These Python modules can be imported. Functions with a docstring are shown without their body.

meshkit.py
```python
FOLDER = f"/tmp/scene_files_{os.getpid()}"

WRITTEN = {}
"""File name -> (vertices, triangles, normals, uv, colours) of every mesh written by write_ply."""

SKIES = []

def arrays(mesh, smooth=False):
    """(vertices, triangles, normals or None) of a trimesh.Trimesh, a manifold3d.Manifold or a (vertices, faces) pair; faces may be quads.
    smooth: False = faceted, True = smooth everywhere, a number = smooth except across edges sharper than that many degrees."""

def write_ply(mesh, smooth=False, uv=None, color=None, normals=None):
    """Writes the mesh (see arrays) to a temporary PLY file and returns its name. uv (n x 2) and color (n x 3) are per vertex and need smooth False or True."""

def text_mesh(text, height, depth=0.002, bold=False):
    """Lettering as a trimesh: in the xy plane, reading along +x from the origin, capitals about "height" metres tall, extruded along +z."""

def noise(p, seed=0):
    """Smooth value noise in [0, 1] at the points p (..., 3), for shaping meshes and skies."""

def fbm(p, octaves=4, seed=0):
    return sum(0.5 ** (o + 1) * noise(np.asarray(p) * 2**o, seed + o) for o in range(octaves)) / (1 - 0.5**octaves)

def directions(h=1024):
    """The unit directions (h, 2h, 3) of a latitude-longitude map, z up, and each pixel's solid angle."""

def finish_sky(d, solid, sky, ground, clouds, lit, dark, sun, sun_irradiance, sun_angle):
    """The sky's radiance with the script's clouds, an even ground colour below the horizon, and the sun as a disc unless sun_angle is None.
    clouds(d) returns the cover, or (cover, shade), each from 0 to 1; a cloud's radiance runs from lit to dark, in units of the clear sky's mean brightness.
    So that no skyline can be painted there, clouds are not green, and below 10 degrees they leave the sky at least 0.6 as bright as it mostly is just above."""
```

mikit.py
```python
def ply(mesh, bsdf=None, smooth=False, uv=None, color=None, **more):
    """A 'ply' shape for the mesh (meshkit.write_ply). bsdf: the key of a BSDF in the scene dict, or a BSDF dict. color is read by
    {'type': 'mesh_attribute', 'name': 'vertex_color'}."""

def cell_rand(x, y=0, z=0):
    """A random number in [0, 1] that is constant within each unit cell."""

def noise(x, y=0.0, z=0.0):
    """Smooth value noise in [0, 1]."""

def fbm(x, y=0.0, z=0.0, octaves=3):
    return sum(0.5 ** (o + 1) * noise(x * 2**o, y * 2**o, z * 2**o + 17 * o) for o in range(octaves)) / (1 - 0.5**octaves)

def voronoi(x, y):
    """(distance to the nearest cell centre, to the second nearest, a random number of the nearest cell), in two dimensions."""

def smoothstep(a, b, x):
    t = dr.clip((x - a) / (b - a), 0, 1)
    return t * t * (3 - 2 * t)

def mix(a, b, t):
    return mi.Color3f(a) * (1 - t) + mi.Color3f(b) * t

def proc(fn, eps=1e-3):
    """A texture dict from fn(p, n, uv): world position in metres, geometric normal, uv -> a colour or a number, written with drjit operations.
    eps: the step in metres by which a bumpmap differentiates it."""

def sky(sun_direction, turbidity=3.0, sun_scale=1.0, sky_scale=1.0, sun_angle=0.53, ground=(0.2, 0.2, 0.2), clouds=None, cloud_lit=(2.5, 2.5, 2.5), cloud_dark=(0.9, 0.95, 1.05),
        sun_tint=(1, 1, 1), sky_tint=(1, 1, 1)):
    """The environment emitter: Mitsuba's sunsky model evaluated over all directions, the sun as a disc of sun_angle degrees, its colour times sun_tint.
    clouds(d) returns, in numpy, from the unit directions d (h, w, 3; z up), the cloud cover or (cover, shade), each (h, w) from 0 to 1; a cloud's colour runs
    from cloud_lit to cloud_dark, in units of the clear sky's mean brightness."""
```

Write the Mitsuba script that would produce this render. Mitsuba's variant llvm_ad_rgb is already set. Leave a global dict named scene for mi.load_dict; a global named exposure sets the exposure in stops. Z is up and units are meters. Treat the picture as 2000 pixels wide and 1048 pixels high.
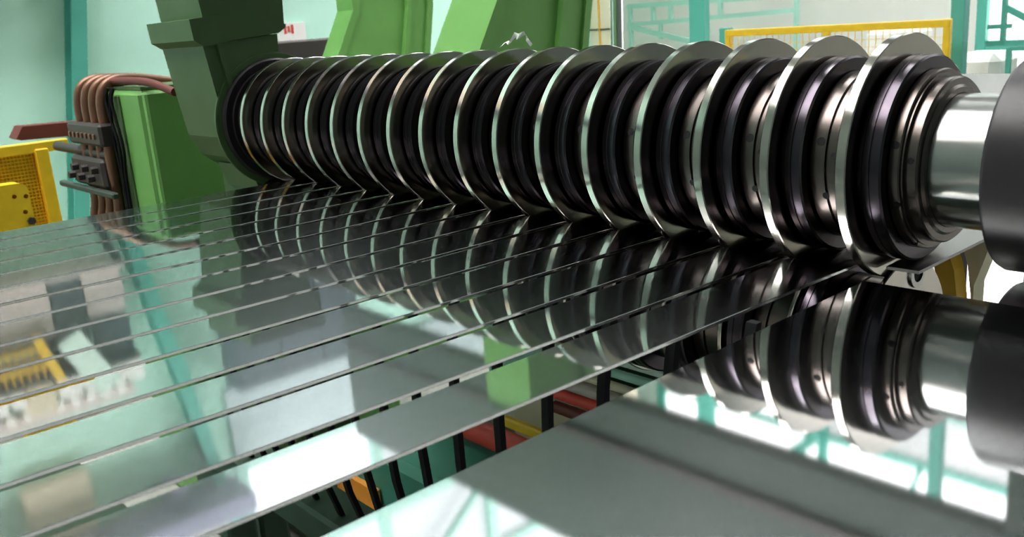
import math, random
import numpy as np, trimesh, shapely.geometry as sg
import mitsuba as mi, mikit, meshkit
from mikit import proc, noise, fbm, mix, smoothstep, cell_rand

random.seed(7)
T = mi.ScalarTransform4f
scene, labels = {}, {}

# ------------------------------------------------------------------ camera
exposure = 0.0
EYE = np.array([0.5278, -1.1090, 0.3476])
_yaw, _pit, _rol = math.radians(49.0946), math.radians(15.0802), math.radians(-4.2474)
_F = np.array([-math.sin(_yaw) * math.cos(_pit), math.cos(_yaw) * math.cos(_pit), -math.sin(_pit)])
_r = np.cross(_F, [0, 0, 1]); _r /= np.linalg.norm(_r); _u = np.cross(_r, _F)
_up = -_r * math.sin(_rol) + _u * math.cos(_rol)
scene['camera'] = {'type': 'thinlens', 'fov': 2 * math.degrees(math.atan(1000 / 1789.8)), 'fov_axis': 'x', 'near_clip': 0.02, 'far_clip': 60.0,
                   'aperture_radius': 0.0018, 'focus_distance': 1.45,
                   'to_world': T().look_at(origin=EYE.tolist(), target=(EYE + _F).tolist(), up=_up.tolist())}

# ------------------------------------------------------------------ light levels (all light comes from glazing, rooflights, lamps and an added glow panel)
L_FAR = 2.6       # daylight glazing in the far wall
L_LEFT = 2.2      # daylight glazing high in the mint wall
L_ROOF = 15.5      # translucent roof sheets
L_LAMP = 60.0     # high-bay lamps

def emit(r, c=(1, 1, 1)):
    return {'type': 'area', 'radiance': {'type': 'rgb', 'value': [r * c[0], r * c[1], r * c[2]]}}

# ------------------------------------------------------------------ materials
def rgb(c): return {'type': 'rgb', 'value': list(c)}

def paint(c, rough=0.5, var=0.10, scale=6.0, spec=0.4):
    c = tuple(c)
    def fn(p, n, uv):
        f = fbm(p.x * scale, p.y * scale, p.z * scale, 3)
        return mi.Color3f(*c) * (1 + var * 2 * (f - 0.5))
    return {'type': 'twosided', 'bsdf': {'type': 'principled', 'base_color': proc(fn), 'roughness': rough, 'specular': spec}}

def flat(c, rough=0.5, metallic=0.0, spec=0.4):
    return {'type': 'twosided', 'bsdf': {'type': 'principled', 'base_color': rgb(c), 'roughness': rough, 'metallic': metallic, 'specular': spec}}

def strip_colour(p, n, uv):                       # faint rolling streaks along the strip
    s = fbm(p.x * 260, p.y * 2.0, 0, 2)
    return mi.Color3f(0.80, 0.815, 0.83) * (0.94 + 0.10 * s)

MATS = {
    'strip_steel': {'type': 'twosided', 'bsdf': {'type': 'blendbsdf', 'weight': 0.25,
        'sharp': {'type': 'roughconductor', 'material': 'none', 'distribution': 'beckmann', 'alpha': 0.0025, 'specular_reflectance': proc(strip_colour)},
        'soft': {'type': 'roughconductor', 'material': 'none', 'distribution': 'beckmann', 'alpha': 0.095, 'specular_reflectance': proc(strip_colour)}}},
    'plate_steel': {'type': 'twosided', 'bsdf': {'type': 'blendbsdf', 'weight': 0.08,
        'sharp': {'type': 'roughconductor', 'material': 'none', 'distribution': 'beckmann', 'alpha': 0.0025, 'specular_reflectance': proc(strip_colour)},
        'soft': {'type': 'roughconductor', 'material': 'none', 'distribution': 'beckmann', 'alpha': 0.075, 'specular_reflectance': proc(strip_colour)}}},
    'edge_steel': flat((0.80, 0.78, 0.76), 0.28, 1.0),
    'knife_steel': flat((0.52, 0.48, 0.44), 0.14, 1.0),
    'sheet_steel': flat((0.30, 0.29, 0.29), 0.38, 1.0),
    'shaft_steel': flat((0.44, 0.44, 0.43), 0.20, 1.0),
    'ring_black': flat((0.062, 0.052, 0.064), 0.21, 1.0),
    'spacer_black': flat((0.13, 0.108, 0.10), 0.25, 1.0),
    'nut_black': flat((0.024, 0.019, 0.023), 0.36, 0.0, 0.35),
    'hole_black': flat((0.006, 0.006, 0.007), 0.8),
    'rubber': flat((0.007, 0.007, 0.008), 0.7, 0.0, 0.15),
    'chrome': flat((0.75, 0.74, 0.76), 0.12, 1.0),
    'stand_green': paint((0.070, 0.130, 0.048), 0.5, 0.14, 7),
    'bright_green': paint((0.135, 0.33, 0.08), 0.5, 0.10, 5),
    'shaded_gantry_green': paint((0.040, 0.058, 0.049), 0.55, 0.18, 4),  # gantry green darkened: shade of the beam's unlit side put into the colour
    'mint': paint((0.55, 0.86, 0.74), 0.75, 0.04, 1.5, 0.2),
    'teal': paint((0.08, 0.36, 0.29), 0.5, 0.08, 3),
    'pale_teal': paint((0.34, 0.58, 0.50), 0.6, 0.06, 3),
    'yellow': paint((0.80, 0.50, 0.02), 0.45, 0.12, 20),
    'yellow_mesh': paint((0.60, 0.34, 0.03), 0.6, 0.15, 20),
    'dark_red': paint((0.13, 0.025, 0.022), 0.55, 0.15, 10),
    'red': paint((0.62, 0.06, 0.04), 0.45, 0.08, 10),
    'orange': paint((0.70, 0.28, 0.04), 0.5, 0.1, 10),
    'hose': flat((0.22, 0.11, 0.07), 0.38, 0.5),
    'dark_metal': flat((0.06, 0.05, 0.05), 0.5, 0.4),
    'bed_teal': paint((0.05, 0.22, 0.16), 0.5, 0.2, 8),
    'bed_dark': paint((0.03, 0.06, 0.04), 0.6, 0.3, 10),
    'cream': paint((0.66, 0.58, 0.44), 0.6, 0.06, 3),
    'white_sheet': paint((0.86, 0.84, 0.82), 0.7, 0.06, 4, 0.2),
    'grey_pink': paint((0.50, 0.44, 0.42), 0.6, 0.12, 4),
    'navy': paint((0.05, 0.075, 0.09), 0.5, 0.12, 4),
    'purple_grey': paint((0.22, 0.21, 0.32), 0.6, 0.08, 4),
    'grey_wall': paint((0.64, 0.63, 0.60), 0.8, 0.05, 1.0, 0.2),
    'pale_panel': paint((0.52, 0.60, 0.62), 0.7, 0.05, 2.0, 0.2),
    'bay_mint': paint((0.62, 0.78, 0.70), 0.8, 0.05, 1.0, 0.2),
    'back_wall': paint((0.14, 0.17, 0.16), 0.8, 0.1, 1.0, 0.2),
    'concrete': paint((0.40, 0.39, 0.37), 0.6, 0.16, 1.2, 0.3),
    'roof': paint((0.36, 0.38, 0.38), 0.8, 0.06, 1.0, 0.2),
    'pane': flat((0.10, 0.11, 0.11), 0.4),
    'film': flat((0.75, 0.78, 0.74), 0.4),
    'sign_white': flat((0.82, 0.80, 0.78), 0.6),
}
for k, v in MATS.items():
    scene['mat_' + k] = v

# ------------------------------------------------------------------ helpers
def numbered(name):
    if name not in labels and name not in scene and not any(k.startswith(name + '__') for k in scene): return name
    i = 1
    while True:
        k = f'{name}_{i:03d}'
        if k not in labels and k not in scene: return k
        i += 1

def thing(name, label, cat, group=None):
    key = numbered(name); labels[key] = {'label': label, 'category': cat}
    if group: labels[key]['group'] = group
    return key

def part(parent, name, mesh, mat, smooth=False, label=None, **more):
    base = f'{parent}__{name}'; key = base; i = 1
    while key in scene: key = f'{base}_{i:03d}'; i += 1
    scene[key] = mikit.ply(mesh, 'mat_' + mat, smooth=smooth, **more)
    if label: labels[key] = {'label': label}
    return key

def copy_part(parent, name, d, to_world):
    base = f'{parent}__{name}' if name else parent; key = base; i = 1
    while key in scene: key = f'{base}_{i:03d}'; i += 1
    scene[key] = {**d, 'to_world': to_world}
    return key

def one(name, mesh, mat, label, cat, group=None, smooth=False):
    key = thing(name, label, cat, group); scene[key] = mikit.ply(mesh, 'mat_' + mat, smooth=smooth); return key

def struct(name, mesh, mat, label=None, smooth=False, **more):
    scene[name] = mikit.ply(mesh, 'mat_' + mat, smooth=smooth, **more)
    labels[name] = {'kind': 'structure'}
    if label: labels[name]['label'] = label
    return name

def cat(*ms): return trimesh.util.concatenate([m for m in ms])

def box(x0, x1, y0, y1, z0, z1):
    x0, x1 = min(x0, x1), max(x0, x1); y0, y1 = min(y0, y1), max(y0, y1); z0, z1 = min(z0, z1), max(z0, z1)
    m = trimesh.creation.box(extents=(x1 - x0, y1 - y0, z1 - z0)); m.apply_translation(((x0 + x1) / 2, (y0 + y1) / 2, (z0 + z1) / 2)); return m

def rbox(x0, x1, y0, y1, z0, z1, b=0.008):
    """Box with chamfered edges."""
    c = np.array([(x0 + x1) / 2, (y0 + y1) / 2, (z0 + z1) / 2]); h = np.abs(np.array([x1 - x0, y1 - y0, z1 - z0])) / 2
    b = min(b, h.min() * 0.45); pts = []
    for sx in (-1, 1):
        for sy in (-1, 1):
            for sz in (-1, 1):
                for k in range(3):
                    d = h - b; d[k] = h[k]; pts.append(c + d * (sx, sy, sz))
    return trimesh.convex.convex_hull(np.array(pts))

def bar(a, b, w, t=None, up=(0, 0, 1)):
    """Rectangular bar from a to b, w wide and t thick."""
    t = t or w; a, b = np.array(a, float), np.array(b, float); d = b - a; L = np.linalg.norm(d); d /= L
    up = np.array(up, float)
    if abs(d @ up) > 0.95: up = np.array([0, 1.0, 0])
    s = np.cross(d, up); s /= np.linalg.norm(s); v = np.cross(s, d)
    m = trimesh.creation.box(extents=(L, w, t)); M = np.eye(4); M[:3, 0], M[:3, 1], M[:3, 2], M[:3, 3] = d, s, v, (a + b) / 2
    m.apply_transform(M); return m

def tube(path, r, n=12):
    path = np.array(path, float); rings = []; prev = None
    for i, p in enumerate(path):
        d = path[min(i + 1, len(path) - 1)] - path[max(i - 1, 0)]; d /= np.linalg.norm(d)
        if prev is None:
            a = np.cross(d, [0.31, 0.2, 0.93]); a /= np.linalg.norm(a)
        else:
            a = prev - d * (prev @ d); a /= np.linalg.norm(a)
        prev = a; b = np.cross(d, a); t = np.arange(n) * 2 * np.pi / n
        rings.append(p + r * (np.cos(t)[:, None] * a + np.sin(t)[:, None] * b))
    v = np.vstack(rings + [path[:1], path[-1:]]); f = []; m = len(path)
    for i in range(m - 1):
        for j in range(n):
            k = (j + 1) % n; f += [[i * n + j, i * n + k, (i + 1) * n + k], [i * n + j, (i + 1) * n + k, (i + 1) * n + j]]
    for j in range(n):
        k = (j + 1) % n; f += [[m * n, k, j], [m * n + 1, (m - 1) * n + j, (m - 1) * n + k]]
    return trimesh.Trimesh(v, f, process=False)

def smooth_path(pts, n=8):
    pts = np.array(pts, float); P = np.vstack([2 * pts[0] - pts[1], pts, 2 * pts[-1] - pts[-2]]); out = []
    for i in range(1, len(P) - 2):
        for t in np.arange(n) / n:
            a, b, c, d = P[i - 1:i + 3]
            out.append(0.5 * (2 * b + (c - a) * t + (2 * a - 5 * b + 4 * c - d) * t * t + (3 * b - a - 3 * c + d) * t ** 3))
    return np.array(out + [pts[-1]])

def lathe(profile, n=144, axis=(0.0, 0.15), closed=True):
    """Revolve the (x, r) polygon about the line parallel to x at y, z = axis."""
    pr = np.array(profile, float); m = len(pr); t = np.arange(n) * 2 * np.pi / n
    v = np.stack([np.repeat(pr[None, :, 0], n, 0), axis[0] + np.cos(t)[:, None] * pr[:, 1], axis[1] + np.sin(t)[:, None] * pr[:, 1]], -1).reshape(-1, 3); f = []
    for i in range(n):
        a, b = i * m, ((i + 1) % n) * m
        for j in range(m if closed else m - 1):
            k = (j + 1) % m; f += [[a + j, a + k, b + k], [a + j, b + k, b + j]]
    me = trimesh.Trimesh(v, f, process=False)
    if me.volume < 0: me.invert()
    return me

def yz_prism(poly, x0, x1):
    """Extrude a (y, z) polygon (holes: shapely polygon) from x0 to x1."""
    p = poly if isinstance(poly, sg.Polygon) else sg.Polygon(poly)
    m = trimesh.creation.extrude_polygon(p, abs(x1 - x0)); M = np.eye(4); M[:3, :3] = [[0, 0, 1], [1, 0, 0], [0, 1, 0]]; M[0, 3] = min(x0, x1)
    m.apply_transform(M); return m

def xz_prism(poly, y0, y1):
    p = poly if isinstance(poly, sg.Polygon) else sg.Polygon(poly)
    m = trimesh.creation.extrude_polygon(p, abs(y1 - y0)); M = np.eye(4); M[:3, :3] = [[1, 0, 0], [0, 0, -1], [0, 1, 0]]; M[1, 3] = max(y0, y1)
    m.apply_transform(M); return m

def panel(x0, x1, y0, y1, z, down=True):
    v = [[x0, y0, z], [x1, y0, z], [x1, y1, z], [x0, y1, z]]; return (v, [[0, 3, 2, 1]] if down else [[0, 1, 2, 3]])

# ================================================================== THE SETTING
FLOOR = -1.05; CEIL = 6.6
struct('floor', box(-9.2, 6.2, -7.2, 9.2, FLOOR - 0.2, FLOOR), 'concrete')
struct('ceiling', box(-9.2, 6.2, -7.2, 9.2, CEIL, CEIL + 0.2), 'roof')
struct('wall_back', box(-9.2, 6.2, -7.2, -7.0, FLOOR, CEIL), 'back_wall')
struct('wall_right', box(6.0, 6.2, -7.0, 9.2, FLOOR, CEIL), 'back_wall')
struct('wall_bay', box(-9.2, -9.0, 5.6, 9.2, FLOOR, CEIL), 'bay_mint')

# mint wall with a band of daylight glazing high up
WY0, WY1, WZ0, WZ1 = 1.55, 5.3, 2.95, 5.9
struct('wall_left', cat(box(-6.2, -6.0, -7.0, 5.6, FLOOR, WZ0), box(-6.2, -6.0, -7.0, WY0, WZ0, CEIL), box(-6.2, -6.0, WY1, 5.6, WZ0, CEIL), box(-6.2, -6.0, WY0, WY1, WZ1, CEIL), box(-9.2, -6.2, 5.4, 5.6, FLOOR, CEIL)), 'mint')
def glaze_x(name, x, y0, y1, z0, z1, ny, nz, L, fmat, fw=0.05, tint=(0.95, 0.99, 1.0), dim={}):
    """A window in a wall that faces +x: frame bars and one lit pane per field."""
    labels[name] = {'kind': 'structure'}; ys, zs = np.linspace(y0, y1, ny + 1), np.linspace(z0, z1, nz + 1)
    for y in ys: part(name, 'frame_bar', box(x - 0.05, x + 0.06, y - fw, y + fw, z0 - fw, z1 + fw), fmat)
    for z in zs: part(name, 'frame_bar', box(x - 0.04, x + 0.05, y0, y1, z - fw, z + fw), fmat)
    for i in range(ny):
        for j in range(nz):
            v = [[x - 0.02, ys[i], zs[j]], [x - 0.02, ys[i + 1], zs[j]], [x - 0.02, ys[i + 1], zs[j + 1]], [x - 0.02, ys[i], zs[j + 1]]]
            part(name, 'pane', (v, [[0, 1, 2, 3]]), 'pane', emitter=emit(L * dim.get(i, 1.0), tint))
glaze_x('window_1', -6.05, WY0, WY1, WZ0, WZ1, 3, 3, L_LEFT, 'pale_teal', dim={1: 0.42, 2: 0.40})     # first column set brighter to throw glare onto the strips
part('window_1', 'brace', bar((-5.98, 2.80, WZ0), (-5.98, 4.05, 4.0), 0.07, 0.05), 'pale_teal')
part('window_1', 'brace', bar((-5.98, 4.05, 4.0), (-5.98, 2.80, 5.0), 0.07, 0.05), 'pale_teal')

struct('trim_1', cat(rbox(-5.995, -5.97, 1.5, 3.4, 2.28, 2.88, 0.004), rbox(-5.995, -5.97, 3.41, 5.3, 2.28, 2.88, 0.004)), 'pale_panel')
# far wall: pale sheeting below, daylight glazing above and at the right
FY = 9.0
struct('wall_far', cat(box(-9.2, 6.2, FY, FY + 0.2, 0.55, 3.3), box(-9.2, -3.55, FY, FY + 0.2, FLOOR, 0.55), box(-9.2, -7.95, FY, FY + 0.2, 3.3, 6.3), box(2.2, 6.2, FY, FY + 0.2, FLOOR, 0.55), box(-9.2, 6.2, FY, FY + 0.2, 6.3, CEIL)), 'grey_wall')
def glaze_y(name, y, x0, x1, z0, z1, xs, zs, L, fmat, fw=0.05, tint=(1.0, 0.99, 0.97), dim={}):
    labels[name] = {'kind': 'structure'}
    for x in [x0, *xs, x1]: part(name, 'frame_bar', box(x - fw, x + fw, y - 0.06, y + 0.05, z0, z1), fmat)
    for z in [z0, *zs, z1]: part(name, 'frame_bar', box(x0, x1, y - 0.05, y + 0.04, z - fw, z + fw), fmat)
    X, Z = [x0, *xs, x1], [z0, *zs, z1]
    for i in range(len(X) - 1):
        for j in range(len(Z) - 1):
            v = [[X[i], y + 0.02, Z[j]], [X[i + 1], y + 0.02, Z[j]], [X[i + 1], y + 0.02, Z[j + 1]], [X[i], y + 0.02, Z[j + 1]]]
            part(name, 'pane', (v, [[0, 1, 2, 3]]), 'pane', emitter=emit(L * dim.get((i, j), 1.0), tint))
glaze_y('window_2', FY + 0.05, -7.9, 6.0, 3.3, 6.3, [-5.2, -3.75, -1.0, 1.5, 4.0], [4.5, 5.25], L_FAR, 'teal', 0.055, dim={(1, 1): 0.30, (2, 1): 0.34})        # two panes set dimmer
part('window_2', 'brace', bar((-5.2, FY - 0.03, 5.2), (-6.3, FY - 0.03, 6.25), 0.05, 0.16), 'teal')
part('window_2', 'brace', bar((-3.9, FY - 0.03, 5.3), (-4.2, FY - 0.03, 6.25), 0.05, 0.08), 'teal')
glaze_y('window_3', FY + 0.05, -3.5, 2.2, FLOOR, 0.5, [-2.4, -1.2, 0.0, 1.1], [-0.25], L_FAR * 1.3, 'teal', 0.05)

# translucent roof sheets (rooflights) and roof beams
for i, (x0, x1, y0, y1) in enumerate([(-4.6, -3.2, -5.0, 0.8), (-3.0, -1.6, -5.0, 0.8), (-5.0, -3.6, 3.2, 8.0), (-2.2, -0.8, 3.2, 8.0)]):
    nm = f'window_{4 + i}'; labels[nm] = {'kind': 'structure'}
    part(nm, 'pane', panel(x0, x1, y0, y1, CEIL - 0.02), 'pane', emitter=emit(L_ROOF, (1.0, 0.99, 0.97)))
    part(nm, 'frame_bar', cat(box(x0 - 0.06, x0, y0, y1, CEIL - 0.08, CEIL), box(x1, x1 + 0.06, y0, y1, CEIL - 0.08, CEIL), box(x0, x1, y0 - 0.06, y0, CEIL - 0.08, CEIL), box(x0, x1, y1, y1 + 0.06, CEIL - 0.08, CEIL)), 'pale_teal')

# ================================================================== THE SLITTER
D, N, R, ZP = 0.10024, 16, 0.150, 0.0287        # knife pitch, knives, knife radius, top face of the strips
KT = 0.013                                       # knife thickness
RS = 0.0797                                      # arbor shaft radius
RR = 0.1248                                      # stripper ring radius
AX_U, AX_L = (0.0, 0.150), (0.0, -0.1020)
KX = [-(N - 1 - i) * D for i in range(N)]        # knife centres, far drive-side end first

def knife_mesh(ax, rad, h=KT / 2):
    return lathe([(-h, RS), (-h, rad - 0.0012), (-h + 0.0012, rad), (h - 0.0012, rad), (h, rad - 0.0012), (h, RS)], 192, ax)
def ring_mesh(ax, r):
    a = KT / 2
    return lathe([(a, RS), (a, r - 0.010), (a + 0.0035, r - 0.010), (a + 0.005, r - 0.002), (a + 0.007, r), (a + 0.0145, r), (a + 0.0152, r - 0.0012), (a + 0.0158, r - 0.0012), (a + 0.0165, r - 0.0004), (a + 0.0265, r - 0.0004), (a + 0.0285, r - 0.003), (a + 0.0285, RS)], 144, ax)
def spacer_mesh(ax, r, x0, x1):
    g = (x0 + x1) / 2 - 0.006
    return lathe([(x0, RS), (x0, r - 0.004), (x0 + 0.003, r), (g - 0.002, r), (g - 0.001, r - 0.003), (g + 0.001, r - 0.003), (g + 0.002, r), (x1 - 0.003, r), (x1 - 0.001, r - 0.003), (x1 - 0.001, RS)], 144, ax)
SX0, SX1 = KT / 2 + 0.0285, D - KT / 2
knife_u, knife_l = mikit.ply(knife_mesh(AX_U, R), 'mat_knife_steel', smooth=35), mikit.ply(knife_mesh(AX_L, 0.1205, 0.003), 'mat_knife_steel', smooth=35)
ring_u, ring_l = mikit.ply(ring_mesh(AX_U, RR), 'mat_ring_black', smooth=35), mikit.ply(ring_mesh(AX_L, 0.116), 'mat_ring_black', smooth=35)
spacer_u, spacer_l = mikit.ply(spacer_mesh(AX_U, 0.1065, SX0, SX1), 'mat_spacer_black', smooth=35), mikit.ply(spacer_mesh(AX_L, 0.092, SX0, SX1), 'mat_spacer_black', smooth=35)
def dimple(ax, r, x, a, rad):
    m = trimesh.creation.cylinder(radius=rad, height=0.006, sections=16); M = np.eye(4)
    n = np.array([0, math.cos(a), math.sin(a)]); M[:3, 2] = n; M[:3, 0] = [1, 0, 0]; M[:3, 1] = np.cross(n, [1, 0, 0]); M[:3, 3] = [x, ax[0] + n[1] * (r - 0.0026), ax[1] + n[2] * (r - 0.0026)]
    m.apply_transform(M); return m
gx = (SX0 + SX1) / 2 - 0.006
holes_u = [mikit.ply(dimple(AX_U, 0.1065, gx + dx, math.radians(a), rad), 'mat_hole_black', smooth=40) for dx, a, rad in ((-0.009, 163, 0.0055), (0.010, 172, 0.0042), (-0.002, 199, 0.0045))]

nth = ['first', 'second', 'third', 'fourth', 'fifth', 'sixth', 'seventh', 'eighth']
def where(i, n):                                  # counted from whichever end of the arbor is nearer
    return f'{nth[i]} from the green stand' if i < n // 2 else f'{nth[n - 1 - i]} from the bare shaft'
for i, x in enumerate(KX):
    k = 'slitter_knife' if i == 0 else f'slitter_knife_{i:03d}'
    scene[k] = {**knife_u, 'to_world': T().translate([x, 0, 0])}
    labels[k] = {'label': f'bright steel knife disc on the upper arbor, {where(i, N)}', 'category': 'knife disc', 'group': 'knife discs of the upper arbor'}
    k = 'stripper_ring' if i == 0 else f'stripper_ring_{i:03d}'
    scene[k] = {**ring_u, 'to_world': T().translate([x, 0, 0])}
    labels[k] = {'label': f'glossy black stripper ring on the upper arbor, {where(i, N)}', 'category': 'ring', 'group': 'black stripper rings of the upper arbor'}
    if i < N - 1:
        k = 'spacer_sleeve' if i == 0 else f'spacer_sleeve_{i:03d}'
        scene[k] = {**spacer_u, 'to_world': T().translate([x, 0, 0])}
        labels[k] = {'label': f'dark spacer sleeve between upper knife discs, {where(i, N - 1)}', 'category': 'sleeve', 'group': 'spacer sleeves of the upper arbor'}
        if i > 8:
            for h in holes_u: copy_part(k, 'screw_hole', h, T().translate([x, 0, 0]))
# end sleeve between the last ring and the bare shaft, with screw holes
es = thing('end_sleeve', 'stepped dark end sleeve with screw holes against the bare steel shaft', 'sleeve')
e0 = SX0
part(es, 'body', lathe([(e0, RS), (e0, 0.1055), (e0 + 0.0015, 0.108), (e0 + 0.012, 0.108), (e0 + 0.0135, 0.1065), (e0 + 0.0135, 0.104), (e0 + 0.016, 0.104), (e0 + 0.016, 0.0985), (e0 + 0.028, 0.0985), (e0 + 0.030, 0.0965), (e0 + 0.030, 0.089), (e0 + 0.033, 0.086), (e0 + 0.033, RS)], 144, AX_U), 'spacer_black', 35)
for r_, x_, a_, q in ((0.108, e0 + 0.007, 163, 0.0045), (0.0985, e0 + 0.022, 172, 0.0038), (0.108, e0 + 0.010, 200, 0.004), (0.108, e0 + 0.010, 240, 0.004)):
    part(es, 'screw_hole', dimple(AX_U, r_, x_, math.radians(a_), q), 'hole_black', 40)
m = trimesh.creation.cylinder(radius=0.0055, height=0.004, sections=20); m.apply_transform(trimesh.transformations.rotation_matrix(math.pi / 2, [0, 1, 0])); m.apply_translation((SX0 - 0.0002, 0.075, AX_U[1] + 0.0855))
part(es, 'screw_hole', m, 'hole_black', 40)

for i, x in enumerate(KX):
    if i < 8: continue                            # the photograph shows nothing of the others
    j, off = i - 8, {'lower_slitter_knife': 0.0101, 'lower_stripper_ring': 0.0068, 'lower_spacer_sleeve': 0.0068}
    for nm, d, cat_, txt in (('lower_slitter_knife', knife_l, 'knife disc', 'steel knife disc'), ('lower_stripper_ring', ring_l, 'ring', 'black stripper ring'), ('lower_spacer_sleeve', spacer_l, 'sleeve', 'dark spacer sleeve')):
        if nm != 'lower_slitter_knife' and i == N - 1: continue
        at = T().translate([x + off[nm], 0, 0])
        k = nm if j == 0 else f'{nm}_{j:03d}'
        scene[k] = {**d, 'to_world': at}
        labels[k] = {'label': f'shadowed {txt} on the lower arbor under the strips, {nth[(N if cat_ == "knife disc" else N - 1) - 1 - i]} from the nut', 'category': cat_, 'group': f'{txt}s of the lower arbor'}

XN = 0.139                                       # inner face of the locking nuts
ar = thing('upper_arbor', 'upper slitter arbor, long turned steel shaft carrying the knife discs', 'arbor')
part(ar, 'shaft', lathe([(-1.606, 0.0), (-1.606, RS - 0.0006), (0.33, RS - 0.0006), (0.335, RS - 0.006), (0.335, 0.0)], 144, AX_U, False), 'shaft_steel', 35)
part(ar, 'bearing_ring', lathe([(-1.57, RS), (-1.57, 0.112), (-1.565, 0.116), (-1.548, 0.116), (-1.545, 0.112), (-1.545, 0.104), (-1.512, 0.104), (-1.512, RS)], 144, AX_U), 'spacer_black', 35, 'dark bearing ring at the green stand')
part(ar, 'flange', lathe([(-1.6035, RS), (-1.6035, 0.148), (-1.600, 0.151), (-1.592, 0.151), (-1.588, 0.147), (-1.588, 0.132), (-1.578, 0.132), (-1.578, 0.122), (-1.572, 0.122), (-1.572, RS)], 144, AX_U), 'nut_black', 35, 'dark flange against the green stand')
la = thing('lower_arbor', 'lower slitter arbor shaft in shadow under the steel strips', 'arbor')
part(la, 'shaft', lathe([(-1.606, 0.0), (-1.606, RS - 0.0006), (0.33, RS - 0.0006), (0.335, RS - 0.006), (0.335, 0.0)], 144, AX_L, False), 'shaft_steel', 35)
part(la, 'bearing_ring', lathe([(-1.606, RS), (-1.606, 0.118), (-1.512, 0.118), (-1.512, RS)], 96, AX_L), 'spacer_black', 35)

def nut(key, ax, r):
    part(key, 'body', lathe([(XN, RS), (XN, r - 0.006), (XN + 0.002, r - 0.002), (XN + 0.006, r), (XN + 0.066, r), (XN + 0.068, r - 0.003), (XN + 0.068, RS)], 160, ax), 'nut_black', 35)
    part(key, 'rear_collar', lathe([(XN + 0.0685, RS), (XN + 0.0685, r - 0.002), (XN + 0.072, r + 0.002), (XN + 0.092, r + 0.002), (XN + 0.096, r - 0.003), (XN + 0.096, r - 0.030), (XN + 0.112, r - 0.034), (XN + 0.112, RS)], 160, ax), 'nut_black', 35)
nu = thing('arbor_nut', 'big black round locking nut on the upper arbor at the right edge', 'nut'); nut(nu, AX_U, 0.1205)
lc = thing('lower_end_cover', 'small grey round end cover with a dark hole, low beside the last knife', 'cover')
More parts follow.
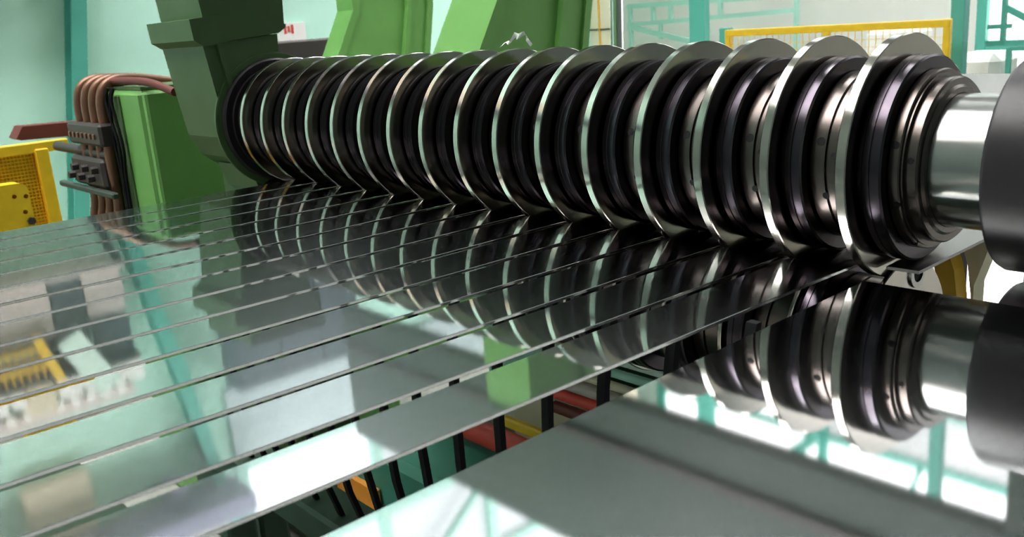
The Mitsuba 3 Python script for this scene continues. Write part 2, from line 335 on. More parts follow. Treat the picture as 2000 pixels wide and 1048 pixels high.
for nm, pr_, mt in (('ring', [(0.0134, 0.013), (0.0134, 0.021), (0.0160, 0.0205), (0.0165, 0.019), (0.0165, 0.013)], 'shaft_steel'), ('hole', [(0.0134, 0.0), (0.0134, 0.0128), (0.0145, 0.0128), (0.0145, 0.0)], 'hole_black')):
    part(lc, nm, lathe(pr_, 48, (0.026, -0.002), nm == 'ring'), mt, 35)
nl = thing('lower_arbor_nut', 'black round locking nut on the lower arbor below the upper nut', 'nut'); nut(nl, AX_L, 0.1120)

# steel strips: one between each pair of neighbouring knives, slightly fanning out and each with its own slight lie
TH = 0.004
def strip_mesh(xl, xr, y0, y1, drift, tilt, wav, ph, ny=64, z=ZP, th=TH, dip=0.0043):
    ys = -np.abs(y1) - (np.abs(y0) - np.abs(y1)) * np.linspace(0, 1, ny + 1)[::-1] ** 1.6; v, f = [], []; c = 0.0006
    for y in ys:
        s = min(max((-y - 0.06) / 0.5, 0), 1); s = s * s * (3 - 2 * s)
        dz = s * wav * math.sin(y * 4.2 + ph) - dip * (1 - min(-y / 0.12, 1)) ** 2; dx = drift * y
        for (x, zz) in ((xl, -th + c), (xl, -c), (xl + c, 0), (xl * 0.75 + xr * 0.25, 0), ((xl + xr) / 2, 0), (xl * 0.25 + xr * 0.75, 0), (xr - c, 0), (xr, -c), (xr, -th + c), (xr - c, -th), (xl + c, -th)):
            xm = (xl + xr) / 2
            v.append([x + dx, y, z + zz + dz + s * tilt * (x - xm)])
    m = 11
    for i in range(ny):
        for j in range(m):
            k = (j + 1) % m; a, b = i * m, (i + 1) * m; f += [[a + j, b + j, b + k], [a + j, b + k, a + k]]
    e = ny * m; f += [[0, j + 1, j] for j in range(1, m - 1)][::1] + [[e, e + j, e + j + 1] for j in range(1, m - 1)]
    me = trimesh.Trimesh(v, f, process=False); trimesh.repair.fix_normals(me); return me
GAP = 0.0070
ord14 = ['farthest', 'second farthest', 'third farthest', 'fourth farthest', 'fifth farthest', 'sixth farthest', 'seventh farthest', 'eighth farthest', 'seventh nearest', 'sixth nearest', 'fifth nearest', 'fourth nearest', 'third nearest', 'second nearest']
rnd = random.Random(11)
for i in range(1, N - 1):
    xl, xr = KX[i] + GAP, KX[i + 1] - GAP
    if i == N - 2: xr = KX[i + 1] - 0.0125
    t = rnd.uniform(-0.004, 0.004)
    one('steel_strip', strip_mesh(xl, xr, -2.3, -0.004, 0.026, t, rnd.uniform(0.0002, 0.0006), rnd.uniform(0, 6)), 'strip_steel',
        f'narrow mirror-bright slit steel strip, {ord14[i - 1]} from the wide plate' if i < 9 else f'narrow mirror-bright slit steel strip, {ord14[i - 1]} to the wide plate', 'steel strip', 'slit strips leaving the knives', 30)
one('steel_plate', strip_mesh(0.028, 0.66, -2.3, -0.140, 0.0, 0.0, 0.0, 0, 60, dip=0.0), 'plate_steel', 'wide mirror-bright steel strip in front, reflecting shaft and black nut', 'steel strip', None, 30)
one('entry_sheet', trimesh.creation.extrude_polygon(sg.Polygon([(-1.545, 0.075), (0.0125, 0.075), (0.0125, -0.055), (0.053, -0.055), (0.053, 2.6), (-1.545, 2.6)]), TH).apply_translation((0, 0, ZP - TH - 0.0044)), 'sheet_steel', 'uncut grey steel sheet feeding in behind the knife discs', 'steel sheet')

# exit roller carrying the strips, in front of the picture's lower edge
ro = thing('exit_roller', 'steel roller carrying the slit strips at their front end', 'roller')
part(ro, 'roll', lathe([(-1.6, 0), (-1.6, 0.079), (-1.598, 0.08), (0.72, 0.08), (0.722, 0.079), (0.722, 0)], 64, (-2.2, ZP - TH - 0.0808), False), 'shaft_steel', 35)
for x in (-1.68, 0.74): part(ro, 'stand', rbox(x, x + 0.06, -2.3, -2.1, FLOOR, 0.03), 'stand_green')

nth15 = nth + ['ninth', 'tenth', 'eleventh', 'twelfth', 'thirteenth', 'fourteenth', 'fifteenth']
# black guide fins under the strips, one below each gap
for i in range(15):
    x = -0.1 * i
    poly = [(-0.325, ZP - TH - 0.0015), (-0.338, -0.03), (-0.350, -0.10), (-0.356, -0.20), (-0.356, -0.30), (-0.348, -0.40), (-0.330, -0.50), (-0.300, -0.60), (-0.290, -0.60), (-0.320, -0.50), (-0.338, -0.40), (-0.346, -0.30), (-0.346, -0.20), (-0.340, -0.10), (-0.328, -0.03), (-0.315, ZP - TH - 0.0015)]
    k = one('guide_fin', yz_prism(poly, x - 0.0065, x + 0.0065), 'rubber', f'thin upright black guide fin under the strips, {nth15[i]} from the wide plate', 'guide fin', 'black guide fins below the strips')
gb = thing('guide_bar', 'dark crossbar holding the black guide fins under the strips', 'bar')
part(gb, 'bar', rbox(-1.62, 0.2, -0.33, -0.23, -0.68, -0.602), 'bed_dark')
for x in (-1.62, 0.14): part(gb, 'leg', rbox(x, x + 0.06, -0.32, -0.24, FLOOR, -0.68), 'bed_dark')

# machine bed and painted bars seen down through the gaps
mb = thing('machine_bed', 'dark teal machine bed under the arbors seen through the gaps', 'machine bed')
part(mb, 'base', rbox(-1.58, 0.5, 0.02, 0.9, FLOOR, -0.70, 0.02), 'bed_teal')
part(mb, 'back_plate', rbox(-1.58, -0.25, 0.66, 0.70, -0.70, -0.25), 'bed_dark')
part(mb, 'apron', rbox(-2.0, -1.585, -0.222, -0.14, FLOOR, -0.62, 0.01), 'bed_dark')
one('pit_cover', rbox(-3.0, 0.3, -1.9, -0.36, FLOOR, FLOOR + 0.03, 0.005), 'bed_dark', 'dark green pit cover plate on the floor below the strips', 'plate')
one('orange_rail', rbox(-1.56, -1.36, 0.0, 0.018, -0.87, -0.80), 'orange', 'orange painted rail on the teal machine bed', 'rail')
one('red_pipe', tube([(-1.36, 0.20, -0.645), (-0.90, 0.20, -0.645)], 0.030, 20), 'red', 'thick red pipe lying below the lower arbor', 'pipe', None, 40)
one('yellow_angle_bar', cat(rbox(-1.02, -0.86, 0.14, 0.16, -0.56, -0.535), rbox(-0.885, -0.86, 0.14, 0.16, -0.66, -0.535), rbox(-0.84, -0.70, 0.14, 0.16, -0.60, -0.575)), 'yellow', 'yellow angle bar beside the red pipe under the strips', 'bar')
one('cream_tray', rbox(-1.05, -0.70, 0.22, 0.36, -0.64, -0.50, 0.01), 'cream', 'cream metal tray behind the yellow angle bar', 'tray')
one('grey_box', rbox(-1.32, -1.05, 0.26, 0.42, -0.70, -0.60), 'grey_pink', 'grey metal box behind the red pipe on the machine bed', 'box')
one('mint_panel', rbox(-1.40, -1.10, 0.44, 0.47, -0.70, -0.42), 'mint', 'small pale mint panel behind the red pipe', 'panel')
for i, (x0, x1, y, z, mt, w) in enumerate([(-0.92, -0.60, 0.19, -0.455, 'red', 'red'), (-0.90, -0.60, 0.19, -0.425, 'grey_pink', 'pinkish grey'), (-0.86, -0.60, 0.19, -0.49, 'dark_red', 'dark red'), (-0.86, -0.60, 0.19, -0.395, 'cream', 'cream'), (-0.82, -0.46, 0.19, -0.365, 'pale_teal', 'pale green'), (-0.78, -0.46, 0.19, -0.335, 'bay_mint', 'pale mint')]):
    one('bent_pipe', tube(smooth_path([(x0, y, z), (x1 - 0.03, y, z), (x1 - 0.008, y, z - 0.008), (x1, y, z - 0.03), (x1, y, z - 0.10)], 6), 0.010 if i > 2 else 0.014, 12), mt, f'{w} pipe bent down at its end, in the rack below the lower arbor', 'pipe', 'bent pipes below the lower arbor', 40)

# entry-side pinch roller end, yellow bracket, pale guard
pr = thing('pinch_roller', 'grey steel pinch roller end with hub ring, low beside the nut', 'roller')
AP = (0.50, -0.155)
part(pr, 'roll', lathe([(-1.5, 0), (-1.5, 0.062), (-0.265, 0.062), (-0.262, 0.060), (-0.262, 0.030), (-0.258, 0.030), (-0.258, 0)], 72, AP, False), 'shaft_steel', 35)
part(pr, 'hub', lathe([(-0.258, 0), (-0.258, 0.024), (-0.250, 0.024), (-0.250, 0.014), (-0.256, 0.014), (-0.256, 0)], 48, AP, False), 'nut_black', 35)
yb = thing('bearing_bracket', 'yellow ochre bearing bracket behind the grey pinch roller', 'bracket')
part(yb, 'plate', xz_prism([(-0.148, -0.070), (-0.122, -0.070), (-0.106, -0.115), (-0.098, -0.17), (-0.105, -0.40), (-0.135, -0.40), (-0.132, -0.15)], 0.43, 0.47), 'yellow_mesh')
part(yb, 'foot', rbox(-0.20, -0.09, 0.40, 0.50, -0.70, -0.40), 'yellow_mesh')
one('guard_beam', xz_prism([(-0.120, -0.062), (-0.060, -0.045), (-0.075, -0.10), (-0.090, -0.15), (-0.092, -0.50), (-0.103, -0.50), (-0.094, -0.17), (-0.102, -0.115)], 0.475, 0.52), 'cream', 'pale cream curved guard between the yellow bracket and the white glow panel', 'guard')
wl = thing('added_glow_panel', 'added glowing white panel standing on the floor behind the machine', 'lamp')  # added glowing panel that fills the white patch, not a lamp of the hall
part(wl, 'case', rbox(-1.16, -0.80, 3.02, 3.10, FLOOR, -0.76, 0.01), 'dark_metal')
part(wl, 'glow_face', ([[-1.11, 3.01, -1.01], [-0.82, 3.01, -1.01], [-0.82, 3.01, -0.78], [-1.11, 3.01, -0.78]], [[0, 1, 2, 3]]), 'pane', emitter=emit(4.0, (1.0, 0.97, 0.93)))

# ================================================================== DRIVE SIDE
st = thing('arbor_stand', 'dark green arbor stand at the drive end, tapering towards the strips', 'machine stand')
body = sg.Polygon([(-0.168, 0.345), (-0.152, 0.225), (-0.136, 0.120), (-0.108, 0.065), (-0.085, 0.045), (-0.06, 0.028), (0.0, 0.010), (0.02, 0.03), (0.030, 0.08), (0.034, 0.20), (0.026, 0.30), (0.028, 0.358)])
part(st, 'body', yz_prism(body, -1.85, -1.607), 'stand_green')
part(st, 'ledge', yz_prism([(-0.194, 0.404), (-0.190, 0.356), (-0.165, 0.340), (-0.10, 0.350), (0.030, 0.360), (0.050, 0.372), (0.052, 0.380), (-0.100, 0.412)], -1.86, -1.600), 'stand_green')
part(st, 'head', yz_prism([(-0.158, 0.406), (-0.164, 0.470), (0.056, 0.470), (0.050, 0.376), (-0.10, 0.410)], -1.855, -1.606), 'stand_green')
part(st, 'rib', yz_prism([(-0.135, 0.345), (-0.126, 0.345), (-0.105, 0.21), (-0.114, 0.20)], -1.607, -1.598), 'stand_green')
part(st, 'apron', yz_prism([(-0.09, 0.045), (0.02, 0.01), (0.02, -0.02), (-0.07, -0.02)], -1.80, -1.62), 'stand_green')
part(st, 'foot', rbox(-1.86, -1.63, -0.06, 0.12, FLOOR, 0.012, 0.01), 'stand_green')
part(st, 'boss', lathe([(-1.612, 0.12), (-1.612, 0.166), (-1.606, 0.166), (-1.604, 0.162), (-1.604, 0.12)], 96, AX_U), 'stand_green', 35)

gbx = thing('gearbox', 'green gearbox housing behind the dark arbor stand, hoses on its side', 'gearbox')
part(gbx, 'body', rbox(-2.40, -2.035, -0.18, 0.55, FLOOR, 0.236, 0.012), 'bright_green')
part(gbx, 'lid', rbox(-2.38, -2.045, -0.17, 0.50, 0.236, 0.246, 0.004), 'stand_green')
part(gbx, 'side_plate', rbox(-2.035, -2.005, -0.175, 0.50, FLOOR, 0.232, 0.006), 'bright_green')
part(gbx, 'cover', rbox(-2.395, -2.185, -0.186, -0.178, -0.5, 0.222, 0.002), 'stand_green')  # darker green sheet standing in for the shade of hoses and cables
for i, (xa, xb) in enumerate(((-2.24, -2.22), (-2.21, -2.23), (-2.195, -2.20))):
    one('cable', tube(smooth_path([(xa, -0.19, 0.245), (xa - 0.01, -0.198, 0.20), ((xa + xb) / 2 + 0.02 * (-1) ** i, -0.198, 0.08), (xb, -0.198, -0.03), (xb - 0.01, -0.198, -0.3)]), 0.0045, 8), 'rubber', f'thin black cable hanging down the green gearbox face, {nth[i]} from the hoses', 'cable', 'cables down the gearbox face', 40)
for i in range(7):
    x = -2.475 + i * 0.034; y = -0.203 + 0.012 * (i % 2)
    one('hydraulic_hose', tube(smooth_path([(x + 0.05, 0.08, 0.225), (x + 0.01, -0.10, 0.264), (x, y + 0.03, 0.258), (x - 0.003, y, 0.21), (x - 0.01, y, 0.10), (x - 0.02, y, 0.0), (x - 0.03, y + 0.004, -0.10), (x - 0.025, y - 0.01, -0.19), (x + 0.03, y, -0.42)], 6), 0.0155, 12), 'hose', f'bronze brown hydraulic hose beside the gearbox, {nth[6 - i]} from the gearbox', 'hose', 'hydraulic hoses beside the gearbox', 40)
hb = thing('hose_clamp_block', 'dark hose clamp block gripping the brown hoses', 'clamp')
part(hb, 'block', rbox(-2.55, -2.255, -0.232, -0.165, 0.078, 0.145, 0.008), 'dark_metal')
part(hb, 'manifold', rbox(-2.575, -2.29, -0.232, -0.165, -0.050, 0.040, 0.01), 'dark_metal')
for i in range(7): part(hb, 'bolt', rbox(-2.53 + i * 0.037, -2.518 + i * 0.037, -0.237, -0.231, 0.10, 0.116, 0.002), 'hose')
for i in range(6): part(hb, 'fitting', tube([(-2.555 + i * 0.044, -0.252, -0.020 + 0.028 * (i % 2)), (-2.555 + i * 0.044, -0.225, -0.020 + 0.028 * (i % 2))], 0.012, 8), 'dark_metal', 40)
part(hb, 'clamp_bar', rbox(-2.70, -2.20, -0.245, -0.225, -0.068, -0.050, 0.004), 'shaded_gantry_green')
one('drive_shaft', tube([(-2.80, -0.20, 0.052), (-2.30, -0.20, 0.050)], 0.016, 16), 'dark_metal', 'dark horizontal rod passing the brown hoses', 'rod', None, 40)
one('top_pipe', tube(smooth_path([(-2.30, -0.165, 0.262), (-2.10, -0.165, 0.262), (-1.98, -0.16, 0.255), (-1.86, -0.15, 0.232)]), 0.011, 12), 'dark_red', 'dark brown pipe lying along the top of the gearbox', 'pipe', None, 40)
one('red_beam', yz_prism([(-0.13, 0.03), (-0.10, 0.076), (0.45, 0.06), (0.45, 0.0), (-0.115, 0.022)], -3.72, -3.60), 'dark_red', 'dark red steel beam behind the yellow guard', 'beam')

yg = thing('yellow_guard', 'yellow guard panel with mesh infill left of the brown hoses', 'guard')
part(yg, 'top_rail', rbox(-3.24, -3.20, -0.75, -0.05, 0.0, 0.040, 0.004), 'yellow')
part(yg, 'post', rbox(-3.24, -3.19, -0.175, -0.128, FLOOR, 0.015, 0.004), 'yellow')
part(yg, 'post', rbox(-3.24, -3.19, -0.80, -0.75, FLOOR, 0.045, 0.004), 'yellow')
part(yg, 'bottom_rail', rbox(-3.24, -3.20, -0.75, -0.165, FLOOR + 0.1, FLOOR + 0.15, 0.004), 'yellow')
part(yg, 'backing', box(-3.226, -3.222, -0.75, -0.165, FLOOR + 0.15, 0.0), 'yellow_mesh')
wires = [box(-3.222, -3.216, -0.75, -0.165, z - 0.002, z + 0.002) for z in np.arange(-0.45, 0.0, 0.0125)] + [box(-3.2215, -3.2165, y - 0.0015, y + 0.0015, FLOOR + 0.15, 0.0) for y in np.arange(-0.745, -0.165, 0.0125)]
part(yg, 'mesh_infill', cat(*wires), 'yellow'); labels[yg + '__mesh_infill'] = {'kind': 'stuff'}
yk = thing('yellow_bracket', 'rounded yellow bracket with bolt holes in front of the yellow guard', 'bracket')
hp = sg.box(-0.40, -0.60, -0.285, -0.12).buffer(0.035, 8)
hp = hp.difference(sg.Point(-0.262, -0.135).buffer(0.008)).difference(sg.Point(-0.275, -0.19).buffer(0.008)).difference(sg.Point(-0.30, -0.13).buffer(0.008))
part(yk, 'plate', yz_prism(hp, -3.16, -3.08), 'yellow'); part(yk, 'bolt', tube([(-3.09, -0.262, -0.225), (-3.07, -0.262, -0.225)], 0.015, 6), 'dark_metal')
part(yk, 'base', rbox(-3.17, -3.07, -0.43, -0.25, FLOOR, -0.60), 'yellow')

# wall column, sign and dark cabinet against the mint wall
wc = thing('wall_column', 'teal steel column standing against the mint wall', 'column')
wcl = lambda y, z: (y + 0.17 * (z - 0.137), z)      # raking column: it leans along the wall
for nm, y0, y1, x0, x1 in (('flange', 0.79, 0.885, -5.86, -5.84), ('web', 0.83, 0.845, -5.98, -5.86), ('flange', 0.79, 0.885, -5.995, -5.98)):
    part(wc, nm, yz_prism([wcl(y0, FLOOR), wcl(y1, FLOOR), wcl(y1, 6.4), wcl(y0, 6.4)], x0, x1), 'teal')
sw = thing('added_dark_box', 'added dark blue grey box on the mint wall, darkening the strip reflections', 'cabinet')  # dark box added so the strips mirror a dark area here
part(sw, 'body', rbox(-5.97, -5.72, 1.52, 2.62, 1.05, 2.24, 0.01), 'navy')
for i in range(3): part(sw, 'front_panel', rbox(-5.72, -5.705, 1.54 + 0.355 * i, 1.88 + 0.355 * i, 1.08, 2.21, 0.004), 'navy')
sn = thing('wall_sign', 'small white sign with red marks on the mint wall', 'sign')
part(sn, 'board', rbox(-5.99, -5.97, 2.36, 2.60, 0.30, 0.455, 0.003), 'sign_white')
for i in range(3): part(sn, 'red_mark', box(-5.97, -5.966, 2.415 + 0.030 * i, 2.433 + 0.030 * i, 0.375 + 0.01 * (i % 2), 0.44 - 0.01 * (i % 2)), 'red')
one('dark_cabinet', rbox(-5.3, -4.8, 1.70, 2.9, FLOOR, 0.325, 0.01), 'dark_metal', 'low dark cabinet behind the arbor stand below the wall sign', 'cabinet')

# ================================================================== GREEN GANTRY ACROSS THE LINE
def frame_stand(label, xw, wf, y0, slope, yr, z1):
    k = thing('gantry_leg', label, 'machine frame')
    zr, zb, f = 0.23, 0.47, 0.05; sl = lambda z: y0 + (min(z, zb) - zr) * slope      # slanted gusset, upright above
    rr = lambda z: yr + (min(z, zb) - zr) * 0.2
    part(k, 'web', yz_prism([(sl(FLOOR) + 0.02, FLOOR), (sl(zb) + 0.02, zb), (sl(zb) + 0.02, z1), (rr(zb), z1), (rr(zb), zb), (rr(FLOOR), FLOOR)], xw - 0.06, xw - 0.01), 'bright_green')
    part(k, 'front_flange', yz_prism([(sl(FLOOR), FLOOR), (sl(zb), zb), (sl(zb), z1), (sl(zb) + f, z1), (sl(zb) + f, zb), (sl(FLOOR) + f, FLOOR)], xw - wf, xw), 'bright_green')
    part(k, 'rear_flange', yz_prism([(rr(FLOOR) - 0.01, FLOOR), (rr(zb) - 0.01, zb), (rr(zb) - 0.01, z1), (rr(zb) + 0.03, z1), (rr(zb) + 0.03, zb), (rr(FLOOR) + 0.03, FLOOR)], xw - wf, xw + 0.005), 'bright_green')
    part(k, 'rib', yz_prism([(rr(FLOOR) - 0.20, FLOOR), (rr(zb) - 0.17, zb), (rr(zb) - 0.17, z1), (rr(zb) - 0.14, z1), (rr(zb) - 0.14, zb), (rr(FLOOR) - 0.17, FLOOR)], xw - 0.012, xw + 0.02), 'bright_green')
    part(k, 'cap', rbox(xw - wf - 0.02, xw + 0.03, sl(zb) - 0.02, rr(zb) + 0.05, z1, z1 + 0.02, 0.004), 'shaded_gantry_green')
frame_stand('bright green gantry leg with slanted front flange, the farther one', -4.07, 0.17, 1.70, 0.55, 2.32, 1.15)
frame_stand('bright green gantry leg with slanted front flange, behind the knife discs', -2.42, 0.31, 1.35, 0.60, 1.97, 1.486)
gy = thing('gantry_beam', 'long overhead beam, shade painted into its green, across the line above the gantry legs', 'beam')
part(gy, 'girder', rbox(-4.75, 0.15, 1.90, 2.0, 1.507, 2.42, 0.006), 'shaded_gantry_green')
part(gy, 'rail', rbox(-4.7, 0.12, 1.875, 1.90, 1.72, 1.77, 0.004), 'dark_metal')
gc = thing('gantry_column', 'dark grey-green column carrying the overhead beam beyond the nut', 'column')
part(gc, 'column', rbox(-0.50, 0.05, 1.90, 2.0, FLOOR, 1.506, 0.006), 'shaded_gantry_green')
one('chrome_pipe', tube([(-2.815, 2.6, FLOOR), (-2.745, 2.6, 1.50)], 0.034, 20), 'chrome', 'shiny chrome upright pipe right of the bright green gantry leg', 'pipe', None, 40)
fs = [(-0.775, 0.302), (-0.760, 0.310), (-0.748, 0.306), (-0.735, 0.318), (-0.722, 0.314), (-0.708, 0.322), (-0.700, 0.312), (-0.694, 0.300)]
fv = [[x, 0.03 + 0.006 * math.sin(9 * k), z] for k, (x, z) in enumerate(fs)] + [[x, 0.035 + 0.005 * math.cos(7 * k), z + 0.007 + 0.004 * math.sin(5 * k)] for k, (x, z) in enumerate(fs)]
one('film_scrap', trimesh.Trimesh(fv, [f for k in range(7) for f in ([k, k + 1, k + 9], [k, k + 9, k + 8])], process=False), 'film', 'torn scrap of pale film caught on top of the knives', 'film scrap', None, True)

# ================================================================== FAR RIGHT BACKGROUND
cc = thing('cream_column', 'cream column in the far hall right of the green gantry leg', 'column')
part(cc, 'shaft', rbox(-6.17, -5.90, 6.0, 6.2, FLOOR, 6.4, 0.005), 'cream'); part(cc, 'band', box(-6.18, -5.89, 5.99, 6.0, 0.19, 0.205), 'dark_metal'); part(cc, 'seam', box(-6.05, -6.03, 5.99, 6.0, FLOOR, 6.4), 'yellow_mesh')
t1 = thing('teal_column', 'broad teal steel column left of the yellow fence', 'column')
part(t1, 'flange', rbox(-5.30, -5.11, 6.5, 6.52, FLOOR, 6.5, 0.003), 'teal'); part(t1, 'web', box(-5.21, -5.20, 6.52, 6.7, FLOOR, 6.5), 'teal')
wf = thing('walkway_truss', 'pale teal walkway truss in the far hall left of the teal column', 'truss')
def wb(a, b, w=0.05): part(wf, 'member', bar((a[0], 8.0, a[1]), (b[0], 8.0, b[1]), 0.04, w), 'pale_teal')
for a, b, w in [((-7.40, 0.415), (-5.0, 0.40), 0.06), ((-7.40, 0.19), (-5.0, 0.24), 0.05), ((-7.36, 0.43), (-7.36, 0.17), 0.05), ((-6.99, 0.41), (-6.99, 0.20), 0.05), ((-6.72, 0.41), (-6.72, 0.20), 0.05), ((-6.88, 0.19), (-6.88, 0.0), 0.05), ((-7.40, 0.17), (-6.35, -0.06), 0.06), ((-6.0, 0.40), (-6.0, 0.24), 0.05), ((-7.36, 0.40), (-7.36, FLOOR), 0.05), ((-5.02, 0.40), (-5.02, FLOOR), 0.05)]: wb(a, b, w)
fe = thing('yellow_fence', 'yellow framed mesh safety fence behind the knife discs', 'fence')
part(fe, 'top_rail', rbox(-3.80, -2.09, 4.98, 5.02, 0.110, 0.160, 0.004), 'yellow')
for x in (-3.80, -2.975, -2.135): part(fe, 'post', rbox(x, x + 0.045, 4.98, 5.02, FLOOR, 0.112, 0.004), 'yellow')
part(fe, 'bottom_rail', rbox(-3.80, -2.09, 4.98, 5.02, FLOOR + 0.1, FLOOR + 0.15, 0.004), 'yellow')
fw = [box(x - 0.002, x + 0.002, 4.998, 5.002, FLOOR + 0.15, 0.11) for x in np.arange(-3.74, -2.14, 0.05)] + [box(-3.76, -2.13, 4.9985, 5.0015, z - 0.002, z + 0.002) for z in np.arange(-0.9, 0.1, 0.05)]
part(fe, 'mesh_infill', cat(*fw), 'yellow'); labels[fe + '__mesh_infill'] = {'kind': 'stuff'}
f2 = thing('fence_column', 'teal steel column right of the yellow fence', 'column')
part(f2, 'shaft', rbox(-2.185, -2.095, 5.2, 5.28, FLOOR, 6.4, 0.004), 'teal')
f3 = thing('fence_column', 'short teal post at the left end of the yellow fence', 'column')
part(f3, 'shaft', rbox(-4.01, -3.93, 5.2, 5.28, FLOOR, 0.17, 0.004), 'teal')
tr = thing('teal_handrail', 'teal handrail framework in front of the bright windows at the right', 'railing')
for a, b, w in [((-2.1, -0.035), (-1.2, -0.035), 0.035), ((-2.0, 0.26), (-2.0, -0.03), 0.035), ((-2.1, 0.075), (-1.95, 0.075), 0.03), ((-1.955, -0.07), (-1.955, -0.28), 0.03), ((-1.955, -0.075), (-1.2, -0.075), 0.025), ((-2.0, 0.20), (-1.86, 0.12), 0.04), ((-1.955, -0.28), (-1.955, FLOOR), 0.03), ((-1.3, -0.03), (-1.3, FLOOR), 0.035)]:
    part(tr, 'member', bar((a[0], 5.6, a[1]), (b[0], 5.6, b[1]), 0.03, w), 'teal')
one('teal_machine', rbox(-2.05, -1.2, 6.2, 6.9, FLOOR, -0.12, 0.02), 'pale_teal', 'pale teal machine casing behind the teal handrail', 'machine')
one('white_wrapped_coil', rbox(-2.35, -2.02, 5.6, 6.0, FLOOR, -0.10, 0.06), 'white_sheet', 'white wrapped bundle standing right of the fence column', 'bundle')
one('orange_control_box', rbox(-2.60, -2.50, 5.3, 5.4, FLOOR, 0.0, 0.01), 'orange', 'brown and orange control post behind the yellow fence', 'control post')
one('cable_spool', rbox(-3.4, -3.0, 6.4, 6.8, FLOOR, 0.05, 0.03), 'white_sheet', 'white crate behind the left half of the yellow fence', 'crate')

# ================================================================== LOFT ON THE MINT WALL (seen mirrored in the strips)
lf = thing('storage_loft', 'grey steel storage loft bracketed to the mint wall', 'loft')
part(lf, 'deck', rbox(-5.95, -5.50, -0.9, 0.80, 1.07, 1.10, 0.004), 'grey_pink'); part(lf, 'deck', rbox(-5.95, -5.52, -0.9, 0.80, 1.665, 1.70, 0.004), 'navy')
for y in (-0.85, 0.02, 0.78): part(lf, 'bracket', bar((-5.97, y, 0.75), (-5.55, y, 1.08), 0.04), 'navy'); part(lf, 'post', rbox(-5.95, -5.90, y - 0.02, y + 0.02, 1.10, 1.67), 'navy')
for i, (y0, y1, z1, mt, w) in enumerate([(-0.85, -0.45, 1.42, 'grey_pink', 'pinkish grey cabinet, first from the far end of the loft'), (-0.43, -0.02, 1.46, 'grey_pink', 'pinkish grey cabinet behind the yellow loft guard'), (0.0, 0.33, 1.44, 'grey_pink', 'pinkish grey cabinet beside the dark locker on the loft'), (0.34, 0.53, 1.62, 'navy', 'dark navy locker in the middle of the loft'), (0.54, 0.78, 1.40, 'grey_pink', 'grey cabinet nearest the teal column on the loft')]):
    one('loft_cabinet', rbox(-5.88, -5.56, y0, y1, 1.102, z1, 0.006), mt, w, 'cabinet', 'cabinets on the wall loft')
one('pale_board', bar((-5.47, 0.37, 1.45), (-5.48, 0.56, 1.83), 0.02, 0.16, (0, 1, 0)), 'bay_mint', 'pale mint board leaning at the front of the loft', 'board')
one('dark_board', rbox(-5.58, -5.55, 0.545, 0.78, 1.41, 1.66), 'navy', 'dark board under the upper loft deck', 'board')
lg = thing('loft_guard', 'yellow mesh guard on the loft in front of the cabinets', 'guard')
part(lg, 'rail', rbox(-5.52, -5.49, -0.9, 0.26, 1.56, 1.59), 'yellow'); part(lg, 'post', bar((-5.505, 0.20, 1.42), (-5.505, 0.29, 1.70), 0.03, 0.05, (0, 1, 0)), 'yellow'); part(lg, 'rail', rbox(-5.52, -5.49, -0.9, 0.22, 1.47, 1.49), 'yellow')
part(lg, 'mesh_infill', cat(*[box(-5.507, -5.503, y - 0.004, y + 0.004, 1.44, 1.66) for y in np.arange(-0.88, 0.26, 0.045)]), 'yellow_mesh'); labels[lg + '__mesh_infill'] = {'kind': 'stuff'}
yy = -0.86; j = 0; r2 = random.Random(5)
while yy < 0.72:
    w_ = r2.uniform(0.06, 0.16); h_ = r2.uniform(0.10, 0.20)
    one('paper_bundle', rbox(-5.86, -5.50 + r2.uniform(-0.02, 0.01), yy, yy + w_, 1.702, 1.702 + h_, 0.003), 'white_sheet' if r2.random() < 0.78 else 'cream', f'white bundle of sheets on the upper loft deck, {nth15[j]} in the row', 'bundle', 'white bundles on the upper loft deck')
    yy += w_ + r2.uniform(0.008, 0.045); j += 1
cn = thing('loft_canopy', 'grey ribbed canopy above the white bundles on the mint wall', 'canopy')
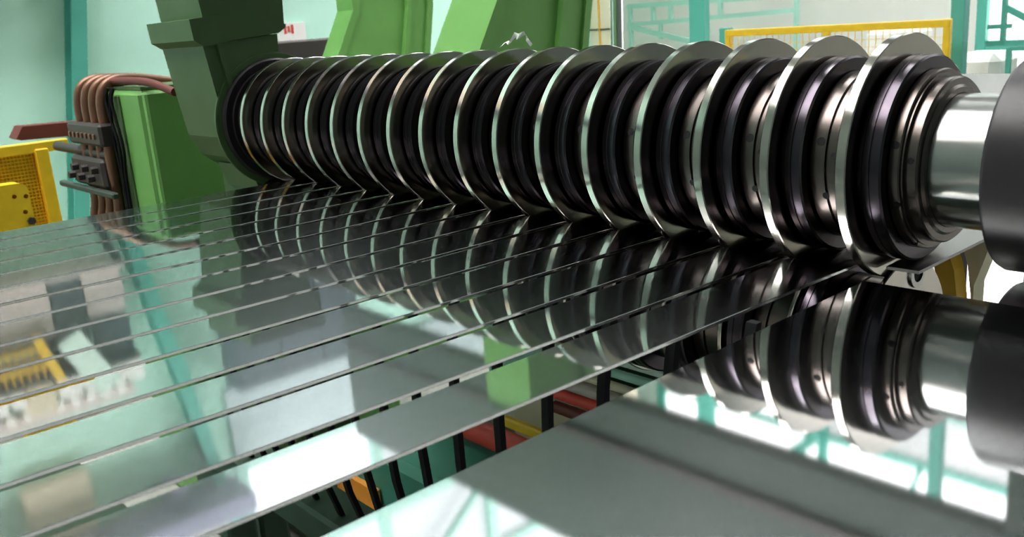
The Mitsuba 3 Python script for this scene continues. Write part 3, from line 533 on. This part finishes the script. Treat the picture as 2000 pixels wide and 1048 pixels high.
part(cn, 'sheet', yz_prism([(-0.95, 1.99), (-0.95, 2.10), (0.8, 2.04), (0.8, 1.96)], -5.96, -5.80), 'grey_pink')
for i in range(17): part(cn, 'rib', rbox(-5.80, -5.775, -0.92 + 0.1 * i, -0.87 + 0.1 * i, 1.94, 2.0 - 0.001 * i, 0.002), 'white_sheet')
one('wall_vent', rbox(-5.99, -5.90, -0.02, 0.42, 2.45, 2.95, 0.05), 'cream', 'cream rounded vent box on the mint wall above the canopy', 'vent')
cg = thing('crane_rail', 'purple grey crane rail beam along the top of the mint wall', 'beam')
part(cg, 'beam', rbox(-5.95, -5.55, -6.5, 1.45, 2.95, 3.12, 0.01), 'purple_grey')
for y in (-5, -3, -1, 0.9): part(cg, 'bracket', rbox(-5.99, -5.7, y, y + 0.12, 2.75, 2.95), 'purple_grey')
for i in range(10): one('wall_board', rbox(-5.99, -5.93, -4.4 + 0.58 * i + 0.004, -4.4 + 0.58 * (i + 1) - 0.004, 3.13, 4.2, 0.004), 'cream', 'cream wall board above the purple grey crane rail', 'board', 'cream boards above the crane rail')

# ================================================================== HIGH-BAY LAMPS over the near half of the hall
for x, y, w in [(-3.0, -2.4, 'above the yellow guard side'), (-1.6, -2.4, 'above the middle of the strips'), (-3.0, -5.0, 'at the back near the mint wall'), (-1.6, -5.0, 'at the back behind the strips')]:
    lp = thing('high_bay_lamp', f'round high-bay lamp hanging from the roof, {w}', 'lamp', 'high-bay lamps under the roof')
    part(lp, 'shade', lathe([(0, 0.03), (0.02, 0.06), (0.16, 0.20), (0.165, 0.20), (0.02, 0.05), (0.0, 0.02)], 40, (0, 0)).apply_transform(trimesh.transformations.rotation_matrix(math.pi / 2, [0, 1, 0])).apply_translation((x, y, 5.4)), 'dark_metal', 35)
    part(lp, 'cord', tube([(x, y, 5.38), (x, y, CEIL)], 0.01, 8), 'dark_metal', 40)
    c = trimesh.creation.cylinder(radius=0.16, height=0.02, sections=32); c.apply_translation((x, y, 5.27))
    part(lp, 'bulb', c, 'pane', emitter=emit(L_LAMP, (1.0, 0.93, 0.82)))
